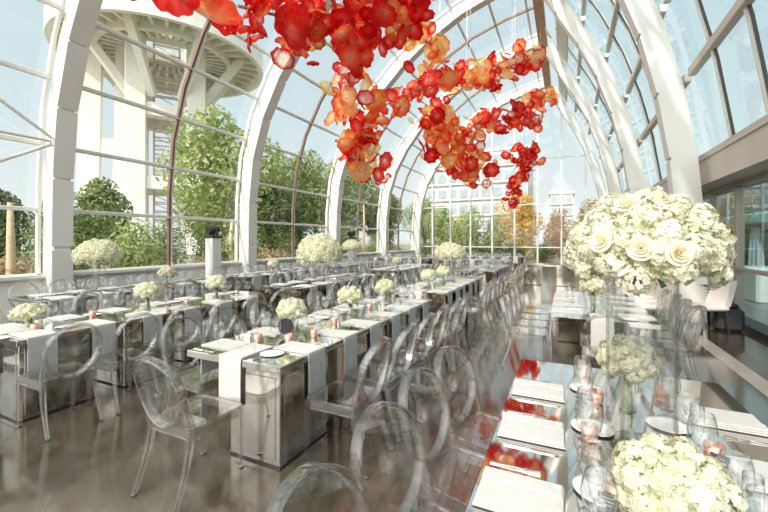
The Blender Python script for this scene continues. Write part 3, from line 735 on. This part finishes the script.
def napkin():
    # folded linen lying on the table and hanging over its edge (edge at y=0, table towards +y)
    w = .115; b = MB()
    def sl(y, z, th, nx): 
        return None
    prof = [(.36,.012),(.355,.016),(.10,.016),(.02,.0155),(.0,.013),(-.006,.006),(-.009,-.02),(-.010,-.16),(-.009,-.36)]
    inner = [(.36,.002),(.355,.002),(.10,.002),(.02,.002),(-.0005,.001),(-.0015,-.002),(-.002,-.02),(-.003,-.16),(-.003,-.36)]
    rings = []
    for i in range(9):
        x = -w + 2*w*i/8; wv = .0012*(1+math.sin(i*1.7))
        rings.append([(x, y - (wv if z < -.05 else 0), z + (wv*.3 if z > .01 else 0)) for y, z in prof] + [(x, y - (wv if z < -.05 else 0), z) for y, z in reversed(inner)])
    b.loft(rings); return b.build('draped_napkin', M['cloth'])
def folded():
    t = empty('folded_napkin'); b = MB()
    for k in range(3): b.bevbox((-.145+.003*k,-.105+.002*k,.002+.009*k),(.145-.002*k,.105-.003*k,.0107+.009*k), .003)
    b.build('linen', M['cloth'], t)
    b = MB(); b.bevbox((-.14,.03,.0290),(.135,.098,.034), .0015); b.build('fold', M['cloth'], t); return t
def plate():
    b = MB(); b.lathe([(.001,.0),(.075,.0),(.080,.003),(.095,.009),(.096,.011),(.078,.006),(.001,.005)], n=28); return b.build('side_plate', M['plate'], smooth=True)
def knife():
    t = empty('table_knife'); b = MB(); b.sweep([(0,-.11,.003),(0,-.02,.004),(0,.0,.0035)], Vector((1,0,0)), [.006,.006,.004], [.003,.003,.002]); b.build('handle', M['silver'], t)
    b = MB(); b.sweep([(0,0,.003),(0,.03,.003),(0,.10,.003),(.002,.118,.003)], Vector((1,0,0)), [.004,.009,.008,.001], .0012); b.build('blade', M['silver'], t); return t
def fork():
    t = empty('table_fork'); b = MB(); b.sweep([(0,-.10,.003),(0,0,.005),(0,.03,.004)], Vector((1,0,0)), [.007,.003,.004], .0018); b.build('handle', M['silver'], t)
    b = MB(); b.sweep([(0,.03,.004),(0,.045,.003)], Vector((1,0,0)), .011, .0015)
    for i in range(4): b.sweep([(-.009+.006*i,.045,.003),(-.009+.006*i,.092,.006)], Vector((1,0,0)), .0016, .0012)
    b.build('tines', M['silver'], t); return t
def votive():
    t = empty('votive_holder'); b = MB(); b.lathe([(.001,0),(.030,0),(.034,.01),(.037,.072),(.034,.072),(.031,.012),(.001,.010)], n=18); b.build('cup', M['copper'], t, smooth=True)
    b = MB(); b.lathe([(.001,.012),(.028,.012),(.029,.045),(.001,.045)], n=14); b.build('candle', M['wax'], t); return t
def sign():
    t = empty('round_table_sign'); b = MB()
    b.loft([[(.075*math.cos(2*PI*i/32), y, .10+.075*math.sin(2*PI*i/32)) for i in range(32)] for y in (-.004,.004)]); b.build('board', M['slate'], t)
    b = MB(); b.sweep([(.086*math.cos(2*PI*i/32), 0, .10+.086*math.sin(2*PI*i/32)) for i in range(32)], [Vector((0,1,0))]*32, .012, .010, loop=True); b.build('rim', M['acrylic_rim'], t)
    b = MB(); b.bevbox((-.05,-.025,0),(.05,.025,.012), .003); b.build('foot', M['acrylic_rim'], t); return t
def card():
    t = empty('place_card'); b = MB(); b.loft([[(-.032,0,0),(.032,0,0),(.032,.006,.001),(-.032,.006,.001)],[(-.032,.022,.05),(.032,.022,.05),(.032,.028,.049),(-.032,.028,.049)]]); b.build('board', M['slate'], t)
    b = MB()
    for i, w in enumerate((.016,.021,.012)):
        z = .036-.010*i; y = z*.44-.0012; b.box((-w,y-.0004,z-.001),(w,y+.0004,z+.001))
    b.build('writing', M['chalk'], t); return t
WG = Proto(tag(wineglass(True), 'x', 'wine glass', 'wine glasses on the mirrored tables')); FL = Proto(tag(wineglass(True, flute=True), 'x', 'champagne flute', 'champagne flutes on the mirrored tables'))
WF = Proto(tag(wineglass(False), 'x', 'wine glass', 'wine glasses on the mirrored tables'))
NP = Proto(tag(napkin(), 'x', 'napkin', 'white napkins draped over the table edges')); FN = Proto(tag(folded(), 'x', 'napkin', 'folded napkins on the front door-side table'))
PL = Proto(tag(plate(), 'x', 'plate', 'side plates on the mirrored tables')); KN = Proto(tag(knife(), 'x', 'knife', 'table knives')); FK = Proto(tag(fork(), 'x', 'fork', 'table forks'))
VT = Proto(tag(votive(), 'x', 'candle holder', 'copper votive holders')); CD = Proto(tag(card(), 'x', 'place card', 'black place cards'))

# ------------------------------------------------------------------ mirrored tables
TZ = .76
def table(x0, x1, y0, y1, label, nbox=4, across=False, inset=0, insr=0):
    cx, cy = (x0+x1)/2, (y0+y1)/2; hx, hy = (x1-x0)/2, (y1-y0)/2
    t = empty('mirrored_table', (cx, cy, 0)); tag(t, label, 'table', 'mirrored tables')
    b = MB(); b.mi = 1; b.bevbox((-hx,-hy,.705),(hx,hy,.756), .003); b.mi = 0; b.bevbox((-hx+.003,-hy+.003,.754),(hx-.003,hy-.003,TZ), .002); b.build('tabletop', [M['mirror'], M['mirror_side']], t)
    L = .62; W = hx-(.02 if x0 < -.31 or x0 > -.3 else .20)
    if across: L2 = 2*hx; 
    span = 2*(hx if across else hy) - .04 - L
    for i in range(nbox):
        s = -(hx if across else hy) + .02 + span*i/max(1,nbox-1)
        if across: a, c = (s, -hy+.02, .012), (s+L, hy-.02, .705)
        else: a, c = (-W+inset, s, .012), (hx-.02-insr, s+L, .705)
        b = MB(); b.bevbox(a, c, .006)
        p = b.build('pedestal', M['mirror_side'], t)
        # raised mirror panels on the four sides
        g = .045; b = MB(); e = .004
        b.bevbox((a[0]+g,a[1]-e,a[2]+g),(c[0]-g,a[1]+.001,c[2]-g), .002); b.bevbox((a[0]+g,c[1]-.001,a[2]+g),(c[0]-g,c[1]+e,c[2]-g), .002)
        b.bevbox((a[0]-e,a[1]+g,a[2]+g),(a[0]+.001,c[1]-g,c[2]-g), .002); b.bevbox((c[0]-.001,a[1]+g,a[2]+g),(c[0]+e,c[1]-g,c[2]-g), .002)
        b.build('panel', M['mirror_side'], p)
        b = MB(); b.box((a[0]-.003,a[1]-.003,0),(c[0]+.003,c[1]+.003,.012)); b.build('plinth', M['dark'], p)
    return t
KEEP = [(-2.46, 3.02, 0.205), (-2.36, 4.0, 0.205), (-2.36, 5.0, 0.205), (-2.36, 6.95, 0.205), (-2.36, 7.9, 0.205), (-5.02, 1.98, 0.205), (-5.0, 3.2, 0.205), (-5.0, 4.3, 0.205), (0.36, 6.25, 0.205), (-5.0, 11.5, 0.205), (-7.5, 5.2, 0.205), (-7.5, 8.4, 0.205), (0.16, 1.55, 0.045), (0.1, 1.98, 0.045), (0.16, 2.45, 0.045), (0.12, 2.9, 0.045), (0.56, 2.02, 0.045), (0.52, 2.75, 0.045), (-2.25, 2.72, 0.045), (-2.52, 2.62, 0.045), (-2.16, 2.98, 0.045), (-2.3, 3.55, 0.045), (-2.36, 4.5, 0.045), (-5.1, 2.6, 0.045), (-4.9, 3.7, 0.045), (-4.85, 1.95, 0.045), (-2.36, 8.45, 0.13), (-7.55, 3.95, 0.13), (-7.55, 12.9, 0.14), (-4.95, 7.05, 0.205), (-2.4, 2.86, 0.1)]
ORD = ['first','second','third','fourth','fifth','sixth','seventh','eighth']
rs = random.Random(11)
def setting(x, y, rz, where, detail, tuck=False):
    """one place: the table edge is at (x, y); rz turns +y towards the table's middle"""
    def P(lx, ly, dz=0): 
        c, s = math.cos(rz), math.sin(rz); return (x + lx*c - ly*s, y + lx*s + ly*c, TZ + dz)
    g = None
    if detail == 'fold':
        FN.put(P(0,.165), rz+PI/2+rs.uniform(-.03,.03), 'folded white napkin lying flat, ' + where)
    else:
        NP.put(P(rs.uniform(-.01,.01),0), rz, 'white napkin draped over the edge, ' + where, scale=(1,1,.70 if tuck else 1))
    near = detail in ('fold', 'near')
    if detail == 'fold':
        WG.put(P(.15+rs.uniform(-.02,.02),.40), rs.random()*6, 'clear wine glass, ' + where)
        FL.put(P(.045,.395), rs.random()*6, 'tall clear champagne flute, ' + where)
        WG.put(P(-.04,.40), rs.random()*6, 'clear water goblet, ' + where)
        PL.put(P(-.17,.43), 0, 'white side plate, ' + where)
    else:
        free = lambda q, r: all((q[0]-a)**2 + (q[1]-b)**2 > (r+c)**2 for a, b, c in KEEP)
        for lx, ly in ((.18,.28),(.17,.22),(.165,.15)):
            if free(P(lx,ly), .052):
                KEEP.append((*P(lx,ly)[:2], .052)); (WG if near else WF).put(P(lx,ly), rs.random()*6, 'clear wine glass, ' + where); break
        for lx, ly in ((.09,.425),(-.02,.42),(-.08,.43)):
            if free(P(lx,ly), .05):
                KEEP.append((*P(lx,ly)[:2], .045)); WF.put(P(lx,ly), rs.random()*6, 'clear water goblet, ' + where); break
        if free(P(-.225,.27), .10):
            KEEP.append((*P(-.225,.27)[:2], .10)); PL.put(P(-.225,.27), 0, 'white side plate, ' + where)
    if detail == 'near' and free(P(.16,.10), .032): FL.put(P(.16,.10), rs.random()*6, 'tall clear champagne flute, ' + where)
    if near:
        KN.put(P(.16 if detail == 'fold' else .205,.17 if detail == 'fold' else .13), rz, 'silver table knife beside the napkin, ' + where)
        FK.put(P(-.19 if detail == 'fold' else -.145,.13), rz, 'silver table fork beside the napkin, ' + where)

def dress(x0, x1, y0, y1, name, left, right, detail, end=False, chairs_left=True, chairs_right=True, first=0):
    off = .30
    if name == 'front table in door row': off = .11
    offl = off if x0 > -1 else .14
    if name.startswith('second table in door'): off = .10
    for side, ys_, x, rz, sx, on in (('garden side', left, x0, -PI/2, -1, chairs_left), ('door side', right, x1, PI/2, 1, chairs_right)):
        for i, y in enumerate(ys_):
            w = '%s along %s of %s' % (ORD[i], side, name)
            if on: CH.put((x + sx*((offl if sx < 0 else off) + rs.uniform(-.02,.02)), y + rs.uniform(-.02,.02), 0), rz + rs.uniform(-.05,.05) + (-.24 if name.startswith('front table in door') else 0), 'clear oval-back chair, ' + w)
            setting(x, y, rz, w, detail, (offl if sx < 0 else off) < .2)
    if end:
        w = 'at the near end of ' + name
        CH.put(((x0+x1)/2, y0-.30, 0), rs.uniform(-.04,.04), 'clear oval-back chair standing ' + w)
        setting((x0+x1)/2, y0, 0, w, 'near' if detail == 'fold' else detail)
def seq(a, n, d=.54): return [a+d*i for i in range(n)]
XA = (-.31,.89); XB = (-2.86,-1.86); XC = (-5.5,-4.5); XD = (-8.05,-7.05)
T = [
 # x range, y range, name, left seats, right seats, detail, end chair, boxes
 (XA,(.55,3.12),'front table in door row', [.92,1.42,1.94,2.47],[1.42,1.94,2.47],'fold',False,3,True,False),
 ((-.16,.94),(5.0,7.6),'second table in door row', seq(5.4,4),seq(5.4,4),'mid',True,3,True,True),
 (XB,(2.16,5.62),'front table in aisle row', seq(2.42,6),seq(2.60,6),'near',True,4,True,True),
 (XB,(6.25,9.65),'second table in aisle row', seq(6.6,6),seq(6.6,6),'far',True,4,True,True),
 (XB,(11.2,14.6),'third table in aisle row', seq(11.55,6),seq(11.55,6),'far',False,4,True,True),
 (XC,(1.68,5.1),'front table in middle row', seq(1.9,6),seq(1.87,6),'mid',True,4,True,True),
 (XC,(5.85,9.25),'second table in middle row', seq(6.2,6),seq(6.2,6),'far',False,4,True,True),
 (XC,(10.4,13.8),'third table in middle row', seq(10.75,6),seq(10.75,6),'far',False,4,True,True),
 (XD,(2.9,6.3),'front table in window row', seq(3.25,6),seq(3.25,6),'far',False,4,True,True),
 (XD,(7.0,10.4),'second table in window row', seq(7.35,6),seq(7.35,6),'far',False,4,True,True),
 (XD,(11.4,14.8),'third table in window row', seq(11.75,6),seq(11.75,6),'far',False,4,True,True),
]
desc = {0:'set with folded napkins',1:'under a hydrangea ball',2:'with napkins hanging at its sides',3:'behind the front aisle table',4:'nearest the far wall',5:'at the dark polished floor edge',6:'under the big pale bouquet',7:'far back',8:'by the knee wall',9:'beside the white pylon',10:'far back'}
for i, ((x0,x1),(y0,y1),nm,l,r,det,end,nb,cl,cr) in enumerate(T):
    table(x0,x1,y0,y1,inset={-2.86:.46,-5.5:.3,-8.05:.3}.get(x0,0),insr=.30 if x0 == -.16 else 0,nbox=nb,label='long mirrored table, %s, %s' % (nm.replace('the ','').replace(' in ', ' of ').replace('table of','of'), desc[i]))
    dress(x0,x1,y0,y1,nm,l,r,det,end,cl,cr)
# cross tables near the far wall
for i, (xa, xb, ya, yb, lab) in enumerate([(-1.45,.35,15.2,16.1,'mirrored table standing crosswise at the far end of the aisle'),(-5.4,-2.2,17.2,18.2,'mirrored table standing crosswise behind the aisle row'),
      (-9.3,-6.1,17.6,18.6,'mirrored table standing crosswise near the far garden corner'),(-5.2,-2.0,21.4,22.4,'mirrored table standing crosswise closest to the far glass wall')]):
    table(xa, xb, ya, yb, lab, 3 if i else 2, True)
    if i:
        for k in range(5):
            x = xa+.4+.6*k; w = '%s along front of the %s crosswise table' % (ORD[k], ORD[i-1])
            CH.put((x, ya-.3, 0), rs.uniform(-.05,.05), 'clear oval-back chair, ' + w); setting(x, ya, 0, w, 'far')
            w = '%s along back of the %s crosswise table' % (ORD[k], ORD[i-1])
            CH.put((x, yb+.3, 0), PI+rs.uniform(-.05,.05), 'clear oval-back chair, ' + w); setting(x, yb, PI, w, 'far')

# centrepieces: each thing its own flowers
G1 = 'tall hydrangea centrepieces'; G2 = 'low hydrangea balls'
t = tall_piece(.285,.265,50,110,.0120,101,vh=.775,vr=.135,roses=((-2.2,.22),(-1.32,.06),(-1.95,.85),(-1.72,.12)))
t.location = (.305,2.03,TZ); tag(t, 'large cream hydrangea and rose dome on a clear cylinder, front table by the doors', 'flower arrangement', G1)
TP = Proto(tall_piece(.43,.30,40,75,.016,102,vh=.66,vr=.14)); tag(TP.o, 'x', 'flower arrangement', G1)
t = tall_piece(.49,.42,50,80,.017,105,vh=.47,vr=.14); t.location = (-4.95,7.05,TZ); tag(t, 'big pale round bouquet on a clear vase in front of the second garden rib', 'flower arrangement', G1)
TP.put((-7.55,3.95,TZ), 1, 'wide cream bouquet on a clear vase before the first window bay, nearest the garden wall', scale=(.80,.80,.86))
TP.put((-2.36,8.45,TZ), 2, 'pale green bouquet on a clear vase, second table of the aisle row', scale=.80)
TP.put((-7.55,12.9,TZ), 3, 'small-looking pale bouquet far back along the garden wall', scale=.85)
t = low_piece(.138,.125,30,80,.0115,111,vh=.135); t.location = (.275,1.33,TZ); tag(t, 'cream hydrangea ball at the front edge of the front door-side table', 'flower arrangement', G2)
t = low_piece(.132,.118,26,75,.0115,112,vh=.205); t.location = (.305,2.42,TZ); tag(t, 'cream hydrangea ball on green stems behind the large cylinder vase', 'flower arrangement', G2)
LPc = Proto(low_piece(.150,.118,20,55,.012,113,vh=.17)); tag(LPc.o, 'x', 'flower arrangement', G2)
for i, (x, y, l, s) in enumerate([(-2.46,3.02,'white hydrangea ball beside the round black sign, front table of aisle row',.92),(-2.36,4.0,'white hydrangea ball second from the front on front table of aisle row',.98),
  (-2.36,5.0,'white hydrangea ball third from the front on front table of aisle row',.95),(-2.36,6.95,'white hydrangea ball nearest the front on second table of aisle row',1.0),(-2.36,7.9,'white hydrangea ball second from the front on second table of aisle row',1.0),
  (-5.02,1.98,'white hydrangea ball near the front end of the front table of middle row',(.95,.95,.72)),(-5.0,3.2,'white hydrangea ball second from the front on front table of middle row',1.0),(-5.0,4.3,'white hydrangea ball third from the front on front table of middle row',1.0),
  (.36,6.25,'white hydrangea ball on the second table by the doors',1.1),(-5.0,11.5,'white hydrangea ball on the third table of middle row',1.0),(-7.5,5.2,'white hydrangea ball on the front table of window row',1.0),(-7.5,8.4,'white hydrangea ball on the second table of window row',1.0)]):
    LPc.put((x,y,TZ), i*.8, l, scale=s)
# small things on the nearer tables
for i, (x, y, l) in enumerate([(.16,1.55,'copper votive holder nearest the front on the front door-side table'),(.10,1.98,'copper votive holder by the second napkin, front door-side table'),(.16,2.45,'copper votive holder by the third napkin, front door-side table'),
   (.12,2.9,'copper votive holder at the far end of the front door-side table'),(.56,2.02,'copper votive holder behind the black place card'),(.52,2.75,'copper votive holder far along the door side, front door-side table'),
   (-2.25,2.72,'copper votive holder in front of the black sign, front aisle table'),(-2.52,2.62,'copper votive holder at the garden side of the black sign, front aisle table'),(-2.16,2.98,'copper votive holder beside the hydrangea ball, front aisle table'),(-2.3,3.55,'copper votive holder between the two nearer balls, front aisle table'),
   (-2.36,4.5,'copper votive holder beyond the second ball, front aisle table'),(-5.1,2.6,'copper votive holder behind the front ball, front table of middle row'),(-4.9,3.7,'copper votive holder beyond the second ball, front table of middle row'),(-4.85,1.95,'copper votive holder near the end, front table of middle row')]):
    VT.put((x,y,TZ), 0, l)
CD.put((.555,1.955,TZ), -.55, 'small black place card leaning before a copper votive, front table by the doors')
CD.put((.13,1.49,TZ), -.2, 'small black place card in front of the nearest copper votive')
t = sign(); t.location = (-2.40,2.86,TZ); t.rotation_euler = (0,0,.55); tag(t, 'round black table sign in a clear ring before the white hydrangea ball', 'sign')

# ------------------------------------------------------------------ pylons with lamps, and the lounge corner
b = MB(); b.bevbox((-.16,-.16,0),(.16,.16,1.74), .01)
py0 = empty('white_pylon'); b.build('shaft', M['white'], py0)
b = MB(); b.bevbox((-.19,-.19,1.74),(.19,.19,1.80), .01); b.build('cap', M['dark'], py0)
b = MB(); b.tube([(0,0,1.79),(0,0,1.88)], .05, 10); b.tube([(-.05,-.16,1.96),(.05,.16,2.02)], [.13,.10], 14); b.bevbox((-.16,-.03,1.80),(-.135,.03,2.0), .004); b.bevbox((.135,-.03,1.80),(.16,.03,2.0), .004); b.build('spotlight', M['dark'], py0)
tag(py0, 'x', 'pylon', 'white pylons with black spotlights'); PY = Proto(py0)
PY.put((-9.6,8.15,0), 0, 'white pylon with a black spotlight before the second garden rib'); PY.put((-9.6,16.4,0), 0, 'white pylon with a black spotlight beyond the third garden rib')

lt = empty('draped_table', (1.55,10.6,0)); tag(lt, 'small table under a pale floor-length cloth near the door-side columns', 'table')
b = MB(); rings = []
for z, k in ((.002,1.10),(.3,1.04),(.68,1.0),(.735,.99),(.75,.96)):
    rr = []
    for i in range(64):
        a = 2*PI*i/64; cx_, sy_ = math.cos(a), math.sin(a); q = 1/max(abs(cx_),abs(sy_)); q = min(q, 1.25); w = 1+(.05*math.sin(11*a) if z < .7 else 0)*(1-z/.75)
        rr.append((.42*cx_*q*k*w, .40*sy_*q*k*w, z))
    rings.append(rr)
b.loft(rings); b.build('tablecloth', M['pad'], lt, smooth=True)
def lounge():
    t = empty('padded_chair'); b = MB(); b.bevbox((-.24,-.24,.40),(.24,.26,.50), .03); b.build('seat', M['pad'], t)
    b = MB(); b.loft([[(s*(.22-.05*k**2), -.20-.16*k-.05+(0 if s*0 else 0), .48+.46*k) for s in (-1,-.5,0,.5,1)] + [(s*(.22-.05*k**2), -.14-.16*k, .48+.46*k) for s in (1,.5,0,-.5,-1)] for k in [i/6 for i in range(7)]]); b.build('backrest', M['pad'], t)
    for sx in (-1,1):
        for sy in (-1,1):
            b = MB(); b.sweep([(sx*.2,sy*.2+.01,.41),(sx*.215,sy*.23+.01,0)], Vector((1,0,0)), [.018,.012], [.018,.012]); b.build('leg', M['dark'], t)
    return tag(t, 'x', 'chair', 'pale padded chairs by the doors')
LC = Proto(lounge())
for x, y, rz, l in [(1.42,8.55,PI/2,'pale padded chair nearest the second door-side table'),(1.5,9.2,PI/2,'pale padded chair in the middle of the three by the draped table'),(1.58,9.8,PI/2,'pale padded chair farthest of the three, by the draped table'),(2.35,8.9,PI/2+.4,'pale padded chair standing alone by the door-side column')]:
    LC.put((x,y,0), rz, l)
b = MB(); b.bevbox((-.22,-.16,0),(.22,.16,.42), .05); b.bevbox((-.17,-.12,.42),(.17,.12,.50), .04); b.tube([(-.09,0,.49),(-.08,0,.60),(.08,0,.60),(.09,0,.49)], .014, 6)
tag(b.build('equipment_bag', M['dark'], loc=(2.72,9.15,0)), 'black bag standing on the floor beside the lone padded chair', 'bag')
